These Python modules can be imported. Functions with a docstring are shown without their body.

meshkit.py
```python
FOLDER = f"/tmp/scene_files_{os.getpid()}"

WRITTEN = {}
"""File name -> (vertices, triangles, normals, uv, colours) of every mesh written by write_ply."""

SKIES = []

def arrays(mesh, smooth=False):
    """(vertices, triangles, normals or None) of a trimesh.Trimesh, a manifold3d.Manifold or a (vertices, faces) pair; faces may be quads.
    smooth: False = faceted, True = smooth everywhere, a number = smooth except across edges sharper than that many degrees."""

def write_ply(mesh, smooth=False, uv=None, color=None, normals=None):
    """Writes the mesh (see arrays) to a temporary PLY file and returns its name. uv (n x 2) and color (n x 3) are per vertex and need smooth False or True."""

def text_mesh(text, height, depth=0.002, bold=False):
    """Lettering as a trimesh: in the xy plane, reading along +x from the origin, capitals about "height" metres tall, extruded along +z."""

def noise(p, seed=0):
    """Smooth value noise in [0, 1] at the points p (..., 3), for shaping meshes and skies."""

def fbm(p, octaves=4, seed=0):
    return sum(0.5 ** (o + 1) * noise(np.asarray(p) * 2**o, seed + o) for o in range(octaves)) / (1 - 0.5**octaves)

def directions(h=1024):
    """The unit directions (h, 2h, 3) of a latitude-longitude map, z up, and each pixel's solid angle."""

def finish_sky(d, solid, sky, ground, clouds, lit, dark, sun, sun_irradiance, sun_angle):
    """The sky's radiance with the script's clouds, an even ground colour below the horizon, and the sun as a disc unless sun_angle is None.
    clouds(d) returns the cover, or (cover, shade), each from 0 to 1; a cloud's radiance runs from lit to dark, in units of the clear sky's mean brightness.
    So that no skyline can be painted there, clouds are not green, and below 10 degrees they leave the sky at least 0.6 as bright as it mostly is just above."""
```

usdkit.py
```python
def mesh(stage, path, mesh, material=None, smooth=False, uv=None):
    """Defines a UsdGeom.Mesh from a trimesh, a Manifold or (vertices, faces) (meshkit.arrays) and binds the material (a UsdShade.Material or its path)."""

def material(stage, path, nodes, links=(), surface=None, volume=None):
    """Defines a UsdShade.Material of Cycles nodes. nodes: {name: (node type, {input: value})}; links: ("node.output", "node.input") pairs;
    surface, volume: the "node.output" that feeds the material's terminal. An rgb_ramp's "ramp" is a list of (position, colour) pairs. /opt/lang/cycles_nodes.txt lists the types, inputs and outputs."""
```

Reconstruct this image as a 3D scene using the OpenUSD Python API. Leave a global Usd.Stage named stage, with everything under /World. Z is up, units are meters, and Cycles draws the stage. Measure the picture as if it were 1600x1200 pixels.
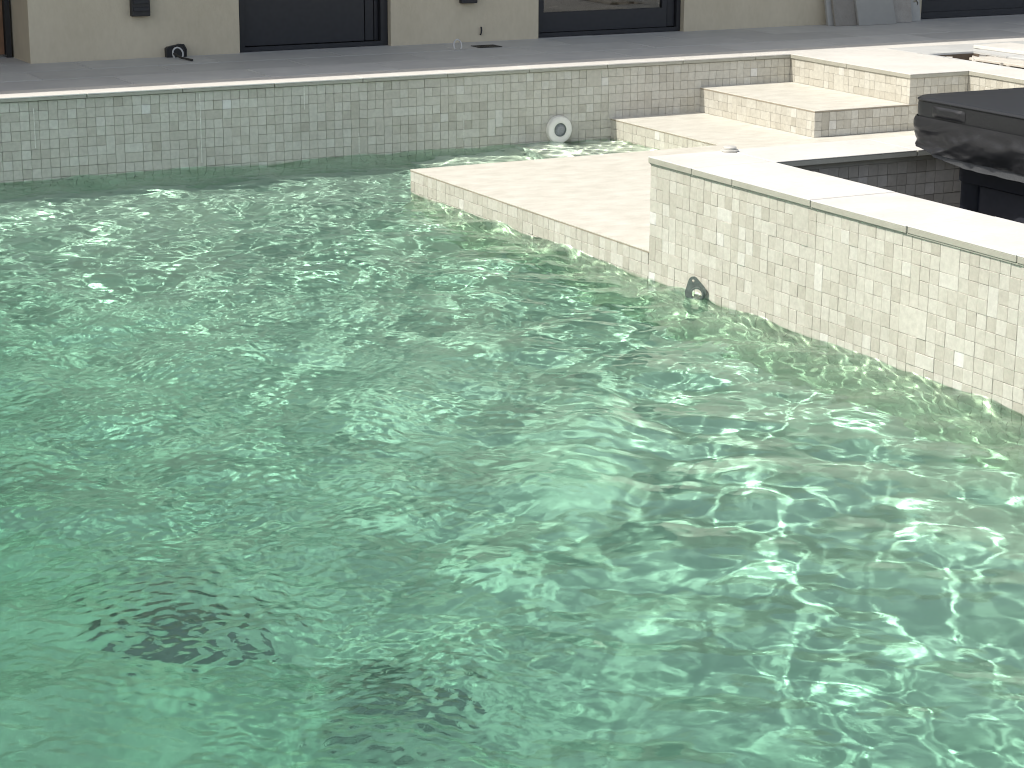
import math, random
import numpy as np, trimesh, usdkit, meshkit
from pxr import Usd, UsdGeom, UsdLux, UsdShade, Gf, Sdf, Vt
from scipy.ndimage import gaussian_filter, map_coordinates
import shapely.geometry as sg

stage = Usd.Stage.CreateInMemory()
UsdGeom.SetStageUpAxis(stage, UsdGeom.Tokens.z)
W = UsdGeom.Xform.Define(stage, '/World')
UsdGeom.Scope.Define(stage, '/World/Looks')
rnd = random.Random(7)
rng = np.random.default_rng(7)

# ------------------------------------------------------------------ camera, sky, sun, exposure
EXPOSURE = 0.30
SUN_EL, SUN_AZ = math.radians(52), math.radians(12)          # height; swing of the sun from -X towards +Y
SUN_I, SKY_S = .98, 0.13
sun = np.array([-math.cos(SUN_EL) * math.cos(SUN_AZ), math.cos(SUN_EL) * math.sin(SUN_AZ), math.sin(SUN_EL)])
C = np.array([-5.1793, -8.4271, 2.1202])
PITCH, ROLL, YAW, F = .2619, .0049, .4859, 3318.6
fwd = np.array([math.sin(YAW) * math.cos(PITCH), math.cos(YAW) * math.cos(PITCH), -math.sin(PITCH)])
rt = np.array([math.cos(YAW), -math.sin(YAW), 0]); up = np.cross(rt, fwd)
R = math.cos(ROLL) * rt + math.sin(ROLL) * up; U = -math.sin(ROLL) * rt + math.cos(ROLL) * up
cam = UsdGeom.Camera.Define(stage, '/World/camera')
cam.CreateHorizontalApertureAttr(36.0); cam.CreateVerticalApertureAttr(27.0)
cam.CreateFocalLengthAttr(36.0 * F / 1600)
cam.CreateExposureAttr(EXPOSURE)
cam.AddTransformOp().Set(Gf.Matrix4d(*[*R, 0], *[*U, 0], *[*(-fwd), 0], *[*C, 1]))
usdkit.material(stage, '/World/Looks/sky', {
    'sky': ('sky_texture', {'sky_type': 'single_scattering', 'sun_disc': False, 'sun_elevation': SUN_EL,
                            'sun_rotation': math.atan2(sun[0], sun[1]), 'aerosol_density': 3.0}),
    'haze': ('hsv', {'saturation': .6}),
    'bg': ('background_shader', {'strength': SKY_S})}, [('sky.color', 'haze.color'), ('haze.color', 'bg.color')], surface='bg.background')
dome = UsdLux.DomeLight.Define(stage, '/World/sky')
UsdShade.MaterialBindingAPI.Apply(dome.GetPrim()).Bind(UsdShade.Material.Get(stage, '/World/Looks/sky'))
sl = UsdLux.DistantLight.Define(stage, '/World/sun')
sl.CreateNormalizeAttr(True); sl.CreateIntensityAttr(SUN_I); sl.CreateAngleAttr(.5); sl.CreateColorAttr(Gf.Vec3f(1, .955, .88))
q = Gf.Rotation(Gf.Vec3d(0, 0, 1), Gf.Vec3d(*map(float, sun)))
sl.AddTransformOp().Set(Gf.Matrix4d().SetRotate(q))

# ------------------------------------------------------------------ main measures (metres, water level 0)
HS, HP, Z2, ZD = .58, .131, .303, .5        # spa coping, sun shelf, step, terrace
YP, YB, YH = 2.653, 4.0065, 5.665           # shelf's far edge, back pool wall, house wall
X1, X2, X3, X4 = 2.136, 2.85, 3.60, 4.08    # risers
XV, YV = .42, -.385                         # corner of the spa pit
PX0, PY0 = -6.0, -7.4                       # the pool's left and near edges
PITCHT = .0575                              # mosaic pitch

# ------------------------------------------------------------------ helpers
used = {}
def path_of(name, parent=None):
    base = (parent.GetPath().pathString if parent else '/World') + '/' + name
    n = used.get(base, 0); used[base] = n + 1
    return base if n == 0 else f'{base}_{n:03d}'
def tag(prim, label=None, cat=None, group=None, kind=None):
    for k, v in (('label', label), ('category', cat), ('group', group), ('kind', kind)):
        if v: prim.SetCustomDataByKey(k, v)
    return prim
def thing(name, label, cat, loc=(0, 0, 0), rz=0, group=None, kind=None):
    x = UsdGeom.Xform.Define(stage, path_of(name))
    x.AddTranslateOp().Set(Gf.Vec3d(*map(float, loc)))
    if rz: x.AddRotateZOp().Set(math.degrees(rz))
    return tag(x.GetPrim(), label, cat, group, kind)
def obj(name, mesh, mat, parent=None, smooth=False, **kw):
    m = usdkit.mesh(stage, path_of(name, parent), mesh, f'/World/Looks/{mat}', smooth=smooth)
    return tag(m.GetPrim(), **kw)
cat_ = trimesh.util.concatenate
def bx(x0, x1, y0, y1, z0, z1):
    m = trimesh.creation.box((x1 - x0, y1 - y0, z1 - z0)); m.apply_translation(((x0 + x1) / 2, (y0 + y1) / 2, (z0 + z1) / 2)); return m
def cbx(x0, x1, y0, y1, z0, z1, c=.004):
    """A box whose twelve edges are chamfered."""
    p = []
    for sx in (0, 1):
        for sy in (0, 1):
            for sz in (0, 1):
                x, y, z = (x0, x1)[sx], (y0, y1)[sy], (z0, z1)[sz]
                dx, dy, dz = (c, -c)[sx], (c, -c)[sy], (c, -c)[sz]
                p += [(x, y + dy, z + dz), (x + dx, y, z + dz), (x + dx, y + dy, z)]
    return trimesh.convex.convex_hull(np.array(p))
def prism(poly, z0, z1):
    m = trimesh.creation.extrude_polygon(poly if hasattr(poly, 'geom_type') else sg.Polygon(poly), z1 - z0, engine='earcut')
    m.apply_translation((0, 0, z0)); return m
def tube(pts, r, sides=10):
    p = np.asarray(pts, float); t = np.gradient(p, axis=0); t /= np.linalg.norm(t, axis=1)[:, None]
    ref = np.array([0, 0, 1.0]) if abs(t[:, 2]).max() < .95 else np.array([.3, .9, .2])
    a = np.cross(t, ref); a /= np.linalg.norm(a, axis=1)[:, None]; b = np.cross(t, a)
    an = np.arange(sides) * 2 * np.pi / sides
    v = (p[:, None] + r * (np.cos(an)[None, :, None] * a[:, None] + np.sin(an)[None, :, None] * b[:, None])).reshape(-1, 3)
    f = []
    for i in range(len(p) - 1):
        for j in range(sides):
            k = (j + 1) % sides
            f += [(i * sides + j, i * sides + k, (i + 1) * sides + k), (i * sides + j, (i + 1) * sides + k, (i + 1) * sides + j)]
    n = len(v); v = np.vstack([v, p[0], p[-1]])
    for j in range(sides):
        k = (j + 1) % sides; f += [(n, k, j), (n + 1, n - sides + j, n - sides + k)]
    m = trimesh.Trimesh(v, f, process=False); m.fix_normals(); return m
def lathe(prof, seg=40):
    return trimesh.creation.revolve(np.array(prof, float), sections=seg)
def setattr_v(prim, name, values):
    UsdGeom.PrimvarsAPI(prim).CreatePrimvar(name, Sdf.ValueTypeNames.FloatArray, 'vertex').Set(Vt.FloatArray.FromNumpy(np.asarray(values, np.float32)))

# ------------------------------------------------------------------ materials
def M(name, nodes, links, surface, volume=None):
    return usdkit.material(stage, f'/World/Looks/{name}', nodes, links, surface=surface, volume=volume)
def coping(parent, x0, x1, y0, y1, z1, th=.030, top=.005):
    c = obj('coping_slab', cbx(x0, x1, y0, y1, z1 - top, z1, .0016), 'coping_stone', parent)
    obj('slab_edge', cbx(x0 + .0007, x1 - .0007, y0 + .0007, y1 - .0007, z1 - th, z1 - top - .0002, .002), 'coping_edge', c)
def stone(name, dark, light, rough=.6, scale=3.0, bump=.25, spec=.3, speck=.5, stretch=(1, 1, 1)):
    M(name, {'g': ('geometry', {}), 'mp': ('mapping', {'scale': stretch}),
             'n1': ('noise_texture', {'scale': scale, 'detail': 6, 'roughness': .62}),
             'n2': ('noise_texture', {'scale': scale * 14, 'detail': 4, 'roughness': .7}),
             'mx': ('mix_float', {'fac': .35}),
             'r': ('rgb_ramp', {'ramp': [(.28, dark), (.5, tuple((a + b) / 2 for a, b in zip(dark, light))), (.72, light)]}),
             'n3': ('noise_texture', {'scale': scale * 40, 'detail': 3, 'roughness': .6}),
             'b': ('bump', {'strength': bump, 'distance': .004}),
             'p': ('principled_bsdf', {'roughness': rough, 'specular_ior_level': spec})},
      [('g.position', 'mp.vector'), ('mp.vector', 'n1.vector'), ('mp.vector', 'n2.vector'), ('n1.fac', 'mx.a'), ('n2.fac', 'mx.b'),
       ('mx.result', 'r.fac'), ('r.color', 'p.base_color'), ('g.position', 'n3.vector'), ('n3.fac', 'b.height'), ('b.normal', 'p.normal')], 'p.BSDF')
def plain(name, col, rough=.5, metallic=0, spec=.5, var=.12, scale=30, bump=.1, coat=0):
    M(name, {'g': ('geometry', {}), 'n': ('noise_texture', {'scale': scale, 'detail': 4}),
             'r': ('rgb_ramp', {'ramp': [(.3, tuple(c * (1 - var) for c in col)), (.7, tuple(min(1, c * (1 + var)) for c in col))]}),
             'b': ('bump', {'strength': bump, 'distance': .003}),
             'p': ('principled_bsdf', {'roughness': rough, 'metallic': metallic, 'specular_ior_level': spec, 'coat_weight': coat})},
      [('g.position', 'n.vector'), ('n.fac', 'r.fac'), ('r.color', 'p.base_color'), ('n.fac', 'b.height'), ('b.normal', 'p.normal')], 'p.BSDF')

def mosaic(name, ramp, rough=.55):
    M(name, {'g': ('geometry', {}), 't': ('attribute', {'attribute': 'tone'}), 'r': ('rgb_ramp', {'ramp': ramp}),
             'n': ('noise_texture', {'scale': 38, 'detail': 6, 'roughness': .7}), 'nr': ('map_range', {'from_min': .25, 'from_max': .75, 'to_min': .84, 'to_max': 1.14}),
             'w': ('noise_texture', {'scale': 1.7, 'detail': 5, 'roughness': .6}), 'wr': ('map_range', {'from_min': .3, 'from_max': .7, 'to_min': .93, 'to_max': 1.06}),
             'm1': ('math', {'math_type': 'multiply'}), 'cc': ('combine_color', {}), 'm': ('mix', {'mix_type': 'multiply', 'fac': 1.0}),
             'sx': ('separate_xyz', {}), 'wn': ('noise_texture', {'scale': 7, 'detail': 3}), 'wz': ('math', {'math_type': 'multiply_add', 'value2': -.03}),
             'wet': ('map_range', {'from_min': -.030, 'from_max': -.012, 'to_min': 0.0, 'to_max': 1.0, 'clamp': True}), 'wro': ('map_range', {'from_min': 0, 'from_max': 1.0, 'to_min': .3, 'to_max': rough}), 'wc': ('mix', {'mix_type': 'mix', 'color1': (.56, .68, .58), 'color2': (1, 1, 1)}), 'm3': ('mix', {'mix_type': 'multiply', 'fac': 1.0}),
             'b': ('bump', {'strength': .35, 'distance': .002}),
             'p': ('principled_bsdf', {'roughness': rough, 'specular_ior_level': .3})},
      [('g.position', 'n.vector'), ('g.position', 'w.vector'), ('t.fac', 'r.fac'), ('n.fac', 'nr.value'), ('w.fac', 'wr.value'), ('nr.result', 'm1.value1'), ('wr.result', 'm1.value2'),
       ('g.position', 'sx.vector'), ('g.position', 'wn.vector'), ('wn.fac', 'wz.value1'), ('sx.z', 'wz.value3'), ('wz.value', 'wet.value'), ('wet.result', 'wro.value'), ('wro.result', 'p.roughness'),
       ('wet.result', 'wc.fac'), ('m1.value', 'cc.r'), ('m1.value', 'cc.g'), ('m1.value', 'cc.b'), ('r.color', 'm.color1'), ('cc.color', 'm.color2'), ('m.color', 'm3.color1'), ('wc.color', 'm3.color2'), ('m3.color', 'p.base_color'),
       ('n.fac', 'b.height'), ('b.normal', 'p.normal')], 'p.BSDF')
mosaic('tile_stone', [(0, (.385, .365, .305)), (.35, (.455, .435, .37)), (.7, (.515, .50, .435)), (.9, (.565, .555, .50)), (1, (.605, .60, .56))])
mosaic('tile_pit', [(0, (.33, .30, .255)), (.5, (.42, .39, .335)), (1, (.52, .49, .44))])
stone('grout', (.43, .41, .35), (.51, .49, .425), rough=.9, scale=6)
stone('shelf_stone', (.47, .445, .375), (.695, .675, .60), rough=.55, scale=6.5, stretch=(1.0, 1.7, 1))
stone('coping_stone', (.54, .52, .475), (.72, .70, .655), rough=.55, scale=2.2, stretch=(1, 1.4, 1))
plain('seam_lime', (.62, .61, .54), rough=.8)
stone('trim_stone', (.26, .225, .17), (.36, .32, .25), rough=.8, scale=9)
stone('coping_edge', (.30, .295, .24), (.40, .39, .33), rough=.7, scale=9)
for k_, d_ in enumerate((.93, 1.0, 1.06)): stone(f'paving_stone_{k_}', tuple(c * d_ for c in (.43, .435, .425)), tuple(c * d_ for c in (.56, .565, .545)), rough=.6, scale=2.8 + k_)
stone('pool_plaster', (.33, .35, .31), (.41, .43, .385), rough=.8, scale=1.5)
stone('concrete', (.22, .21, .19), (.32, .31, .28), rough=.9, scale=4)
stone('render_wall', (.425, .375, .275), (.55, .495, .375), rough=.9, scale=1.3, bump=.5, stretch=(1.3, 1, .6))
stone('slab_grey', (.22, .205, .18), (.33, .31, .275), rough=.7, scale=5)
stone('slab_pale', (.31, .31, .285), (.39, .385, .36), rough=.6, scale=4)
stone('slab_rough', (.25, .23, .20), (.45, .43, .39), rough=.85, scale=9, bump=.5)
stone('scrap_stone', (.48, .45, .39), (.64, .61, .55), rough=.8, scale=12, bump=.5)
stone('dirt', (.30, .26, .20), (.52, .46, .36), rough=.95, scale=14, bump=.7)
stone('earth_dark', (.07, .055, .04), (.14, .11, .085), rough=.95, scale=12, bump=.6)
stone('ground_soil', (.28, .26, .22), (.4, .37, .32), rough=.95, scale=.8)
plain('dark_frame', (.018, .019, .022), rough=.42, spec=.4)
plain('black_plastic', (.012, .012, .013), rough=.45)
plain('black_vinyl', (.013, .0138, .015), rough=.42, spec=.45, scale=220, bump=.25)
plain('skirt_lining', (.11, .115, .12), rough=.6, scale=120)
plain('black_skirt', (.012, .0125, .014), rough=.4, spec=.5, scale=180, bump=.2)
plain('cabinet', (.010, .012, .018), rough=.35, scale=60)
plain('cabinet_panel', (.03, .032, .04), rough=.4, scale=60)
plain('white_plastic', (.74, .72, .66), rough=.35, var=.04)
plain('grey_lens', (.22, .23, .24), rough=.2, var=.25, scale=120, coat=.4)
plain('steel', (.35, .35, .35), rough=.35, metallic=.9)
plain('fitting_grey', (.13, .155, .14), rough=.42, var=.25, scale=60)
plain('drain_dark', (.05, .055, .055), rough=.5)
plain('cap_plastic', (.50, .49, .45), rough=.5)
plain('cable_white', (.55, .55, .53), rough=.5)
plain('wood_door', (.16, .085, .045), rough=.5, var=.35, scale=9)
plain('room_floor', (.17, .145, .13), rough=.5, scale=3)
plain('room_wall', (.22, .2, .19), rough=.9)
M('dark_glass', {'p': ('principled_bsdf', {'base_color': (.012, .013, .016), 'roughness': .08, 'specular_ior_level': .45})}, [], 'p.BSDF')
M('pane_glass', {'t': ('transparent_bsdf', {'color': (.80, .82, .82)}), 'gl': ('glossy_bsdf', {'roughness': .02, 'color': (1, 1, 1)}),
                 'f': ('fresnel', {'IOR': 1.5}), 'm': ('mix_closure', {})},
  [('f.fac', 'm.fac'), ('t.BSDF', 'm.closure1'), ('gl.BSDF', 'm.closure2')], 'm.closure')

# ------------------------------------------------------------------ water: shape of the surface and the sun caustics baked into its transparent colour
WAVES = []
for k in range(110):
    lam = math.exp(rng.uniform(math.log(.06), math.log(.95)))
    th = rng.normal(2.5, 1.25)
    amp = .00085 * (lam / .3) ** 1.22
    WAVES.append((2 * math.pi / lam, th, rng.uniform(0, 2 * math.pi), amp))
RIPPLES = []
for k in range(46):
    lam = math.exp(rng.uniform(math.log(.034), math.log(.085)))
    RIPPLES.append((2 * math.pi / lam, rng.normal(1.9, 1.1), rng.uniform(0, 2 * math.pi), .00016 * (lam / .05) ** 1.1))
def smooth01(t):
    t = np.clip(t, 0, 1); return t * t * (3 - 2 * t)
def depth_at(x, y):
    return .78 + .80 * smooth01((-x - .9 - .22 * y) / 3.0) - .28 * smooth01((y - 1.2) / 2.4)
def chop(x, y):
    """Rougher water to the left and in the middle, calmer near the shelf and in the near right."""
    p = np.stack([x * .55, y * .55, np.zeros_like(x)], -1)
    return .62 + .62 * meshkit.fbm(p, 3, 3) + .12 * smooth01((y + 1) / 2)
def fine_ripple(x, y):
    """Where a breeze roughens the water with ripples too fine to model: the open middle and left of the pool. 0 to 1."""
    far, across = .467 * x + .884 * y, .884 * x - .467 * y
    n = meshkit.fbm(np.stack([x * .9, y * .9, np.zeros_like(x)], -1), 3, 11) - .5
    return smooth01((.25 - far + 1.6 * n) / 1.3) * smooth01((-.30 - across + 1.3 * n) / .9)
def height(x, y, grad=False):
    x, y = np.broadcast_arrays(np.asarray(x, float), np.asarray(y, float))
    wx = x + .05 * np.sin(2.1 * y + 1.3 * x); wy = y + .05 * np.sin(1.7 * x - 1.1 * y + 2)
    h = np.zeros(x.shape)
    c = chop(x, y)
    far, across = .467 * x + .884 * y, .884 * x - .467 * y
    calm = smooth01((-1.3 - far) / 1.6) * smooth01((across + .75) / .7)       # quiet near right: only the longer waves
    hs = np.zeros(x.shape)
    for k, th, ph, a in WAVES:
        s = a * np.sin(k * (wx * math.cos(th) + wy * math.sin(th)) + ph)
        if k > 2 * math.pi / .16: hs += s
        else: h += s
    h = (h * (1 - .22 * calm) + hs * (1 - .55 * calm)) * c
    fr = fine_ripple(x, y) * .9 + .10 * (1 - calm)
    g = np.zeros(x.shape)
    for k, th, ph, a in RIPPLES: g += a * np.sin(k * (wx * math.cos(th) + wy * math.sin(th)) + ph)
    return h + g * fr
# rectilinear grid, fine where the picture looks
def grid_axis(lo, a, b, hi, fine, coarse):
    parts = []
    if lo < a: parts.append(np.linspace(lo, a, max(2, int((a - lo) / coarse) + 1))[:-1])
    parts.append(np.linspace(a, b, int((b - a) / fine) + 1))
    if hi > b: parts.append(np.linspace(b, hi, max(2, int((hi - b) / coarse) + 1))[1:])
    return np.concatenate(parts)
EMB = .02
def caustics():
    """Caustic light to bake into the water colour: rays of the sun refracted by the surface and counted where they land on the pool floor."""
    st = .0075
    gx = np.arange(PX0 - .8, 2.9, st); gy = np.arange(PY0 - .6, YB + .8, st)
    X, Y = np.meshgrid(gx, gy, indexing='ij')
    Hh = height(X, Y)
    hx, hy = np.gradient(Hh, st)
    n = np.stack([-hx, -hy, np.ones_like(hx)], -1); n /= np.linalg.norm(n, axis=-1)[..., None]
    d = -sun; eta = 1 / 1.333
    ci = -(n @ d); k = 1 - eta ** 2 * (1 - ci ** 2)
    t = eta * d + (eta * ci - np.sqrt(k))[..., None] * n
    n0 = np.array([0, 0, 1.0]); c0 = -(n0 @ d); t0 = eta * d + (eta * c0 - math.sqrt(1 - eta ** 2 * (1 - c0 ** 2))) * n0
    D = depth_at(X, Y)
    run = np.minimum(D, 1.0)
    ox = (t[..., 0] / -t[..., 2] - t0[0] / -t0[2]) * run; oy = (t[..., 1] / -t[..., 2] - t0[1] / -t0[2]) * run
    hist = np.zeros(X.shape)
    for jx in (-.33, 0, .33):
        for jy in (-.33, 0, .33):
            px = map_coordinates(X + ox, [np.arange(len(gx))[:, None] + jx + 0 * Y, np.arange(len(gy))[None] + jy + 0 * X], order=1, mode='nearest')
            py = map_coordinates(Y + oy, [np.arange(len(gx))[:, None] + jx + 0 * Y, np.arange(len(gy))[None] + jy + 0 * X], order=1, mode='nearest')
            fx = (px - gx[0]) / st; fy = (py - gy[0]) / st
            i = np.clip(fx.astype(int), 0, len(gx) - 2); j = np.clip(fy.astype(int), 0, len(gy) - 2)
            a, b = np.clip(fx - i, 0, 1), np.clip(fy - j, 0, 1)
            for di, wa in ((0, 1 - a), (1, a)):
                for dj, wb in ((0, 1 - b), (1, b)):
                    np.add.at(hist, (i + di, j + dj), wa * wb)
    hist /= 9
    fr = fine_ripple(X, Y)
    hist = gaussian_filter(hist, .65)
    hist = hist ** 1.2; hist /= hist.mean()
    hist = hist * (1 - .62 * fr) + (.62 * fr) * gaussian_filter(hist, 3.2)      # baked pattern blurred where fine ripples would scatter the sunlight
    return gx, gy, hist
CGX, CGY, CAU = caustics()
def baked_caustics_at(x, y):
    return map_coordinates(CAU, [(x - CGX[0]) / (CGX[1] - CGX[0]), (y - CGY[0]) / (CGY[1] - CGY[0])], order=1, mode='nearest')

def build_water():
    xs = grid_axis(PX0 - EMB, -4.35, X1 + EMB, X1 + EMB, .0092, .06)
    xs = np.unique(np.concatenate([xs, [EMB]]))
    ys = np.concatenate([grid_axis(PY0 - EMB, -5.2, -1.5, -1.5, .0085, .06)[:-1], grid_axis(-1.5, -1.5, YB + EMB, YB + EMB, .0115, .06)])
    ys = np.unique(np.concatenate([ys, [YP - EMB]]))
    X, Y = np.meshgrid(xs, ys, indexing='ij')
    Z = height(X, Y)
    inside = (X[:-1, :-1] < EMB - 1e-6) | (Y[:-1, :-1] >= YP - EMB - 1e-6)
    nx, ny = X.shape
    idx = np.arange(nx * ny).reshape(nx, ny)
    q = np.stack([idx[:-1, :-1], idx[1:, :-1], idx[1:, 1:], idx[:-1, 1:]], -1)[inside]
    faces = np.vstack([q[:, [0, 1, 2]], q[:, [0, 2, 3]]])
    top = np.stack([X, Y, Z], -1).reshape(-1, 3)
    cau_top = baked_caustics_at(X, Y).reshape(-1)
    # normals from the height field itself, so that the top stays smooth while the skirt is sharp
    e = .002
    hx = (height(X + e, Y) - height(X - e, Y)) / (2 * e); hy = (height(X, Y + e) - height(X, Y - e)) / (2 * e)
    nt = np.stack([-hx, -hy, np.ones_like(hx)], -1).reshape(-1, 3); nt /= np.linalg.norm(nt, axis=1)[:, None]
    # skirt and bottom, buried in the pool shell
    edges = np.vstack([faces[:, [0, 1]], faces[:, [1, 2]], faces[:, [2, 0]]])
    key = {}
    for a, b in edges: key[(a, b)] = key.get((a, b), 0) + 1
    border = [(a, b) for (a, b) in key if (b, a) not in key]
    zb = -1.5
    bset = sorted({v for e_ in border for v in e_}); m1 = {v: len(top) + i for i, v in enumerate(bset)}; m2 = {v: len(top) + len(bset) + i for i, v in enumerate(bset)}
    sk_t = top[bset]; sk_b = sk_t.copy(); sk_b[:, 2] = zb
    sf = []
    for a, b in border: sf += [(m1[b], m1[a], m2[a]), (m1[b], m2[a], m2[b])]
    nsk = np.zeros((2 * len(bset), 3))
    v = np.vstack([top, sk_t, sk_b])
    poly = sg.Polygon([(PX0 - EMB, PY0 - EMB), (EMB, PY0 - EMB), (EMB, YP - EMB), (X1 + EMB, YP - EMB), (X1 + EMB, YB + EMB), (PX0 - EMB, YB + EMB)])
    bv, bf = trimesh.creation.triangulate_polygon(poly, engine='earcut')
    off = len(v); v = np.vstack([v, np.column_stack([bv, np.full(len(bv), zb)])])
    f0 = np.asarray(bf); a2 = np.cross(bv[f0[:, 1]] - bv[f0[:, 0]], bv[f0[:, 2]] - bv[f0[:, 0]])
    f0 = np.where((a2 > 0)[:, None], f0[:, ::-1], f0)
    F = np.vstack([faces, np.array(sf), f0 + off])
    tm = trimesh.Trimesh(v, F, process=False)
    nn = np.vstack([nt, np.zeros((len(v) - len(nt), 3))])
    fn = np.cross(v[F[:, 1]] - v[F[:, 0]], v[F[:, 2]] - v[F[:, 0]])
    acc = np.zeros_like(v)
    for k in range(3): np.add.at(acc, F[:, k], fn)
    rest = slice(len(nt), None); l = np.linalg.norm(acc[rest], axis=1, keepdims=True); nn[rest] = acc[rest] / np.maximum(l, 1e-12)
    used_v = np.unique(F); remap = np.full(len(v), -1); remap[used_v] = np.arange(len(used_v))
    v, F, nn = v[used_v], remap[F], nn[used_v]
    cau_v = np.concatenate([cau_top, np.ones(len(remap) - len(cau_top))])[used_v]
    m = UsdGeom.Mesh.Define(stage, '/World/water')
    m.CreatePointsAttr(Vt.Vec3fArray.FromNumpy(v.astype(np.float32)))
    m.CreateFaceVertexCountsAttr(Vt.IntArray.FromNumpy(np.full(len(F), 3, np.int32)))
    m.CreateFaceVertexIndicesAttr(Vt.IntArray.FromNumpy(F.astype(np.int32).ravel()))
    m.CreateSubdivisionSchemeAttr('none')
    m.CreateNormalsAttr(Vt.Vec3fArray.FromNumpy(nn.astype(np.float32))); m.SetNormalsInterpolation('vertex')
    setattr_v(m, 'baked_caustics', cau_v); setattr_v(m, 'fine_ripple', fine_ripple(v[:, 0], v[:, 1]))  # traced caustic brightness painted per vertex, filters the sun from below
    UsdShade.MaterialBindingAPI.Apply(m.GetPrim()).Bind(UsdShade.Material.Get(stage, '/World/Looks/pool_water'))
    tag(m.GetPrim(), 'clear green rippled pool water glittering with sunlight and baked caustics', 'water', kind='structure')
# clear water seen from above; from below, transparent with precomputed caustic light painted into its colour
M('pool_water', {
    'g': ('geometry', {}), 'a': ('attribute', {'attribute': 'baked_caustics'}),
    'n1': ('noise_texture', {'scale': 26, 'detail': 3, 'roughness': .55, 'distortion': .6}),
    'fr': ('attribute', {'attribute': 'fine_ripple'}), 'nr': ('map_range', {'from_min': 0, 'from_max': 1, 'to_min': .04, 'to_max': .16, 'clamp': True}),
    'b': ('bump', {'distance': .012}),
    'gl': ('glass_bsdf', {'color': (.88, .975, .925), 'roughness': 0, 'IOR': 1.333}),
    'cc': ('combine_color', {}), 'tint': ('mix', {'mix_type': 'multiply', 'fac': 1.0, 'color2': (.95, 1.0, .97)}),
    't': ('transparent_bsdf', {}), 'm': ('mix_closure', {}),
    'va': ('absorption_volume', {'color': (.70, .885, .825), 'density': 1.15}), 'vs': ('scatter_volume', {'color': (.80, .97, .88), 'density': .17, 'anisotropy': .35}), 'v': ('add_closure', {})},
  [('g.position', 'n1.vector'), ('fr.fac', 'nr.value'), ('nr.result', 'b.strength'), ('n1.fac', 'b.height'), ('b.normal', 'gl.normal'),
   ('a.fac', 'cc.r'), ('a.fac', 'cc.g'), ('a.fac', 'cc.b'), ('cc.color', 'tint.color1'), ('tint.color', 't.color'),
   ('g.backfacing', 'm.fac'), ('gl.BSDF', 'm.closure1'), ('t.BSDF', 'm.closure2'), ('va.volume', 'v.closure1'), ('vs.volume', 'v.closure2')], 'm.closure', volume='v.closure')

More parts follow.
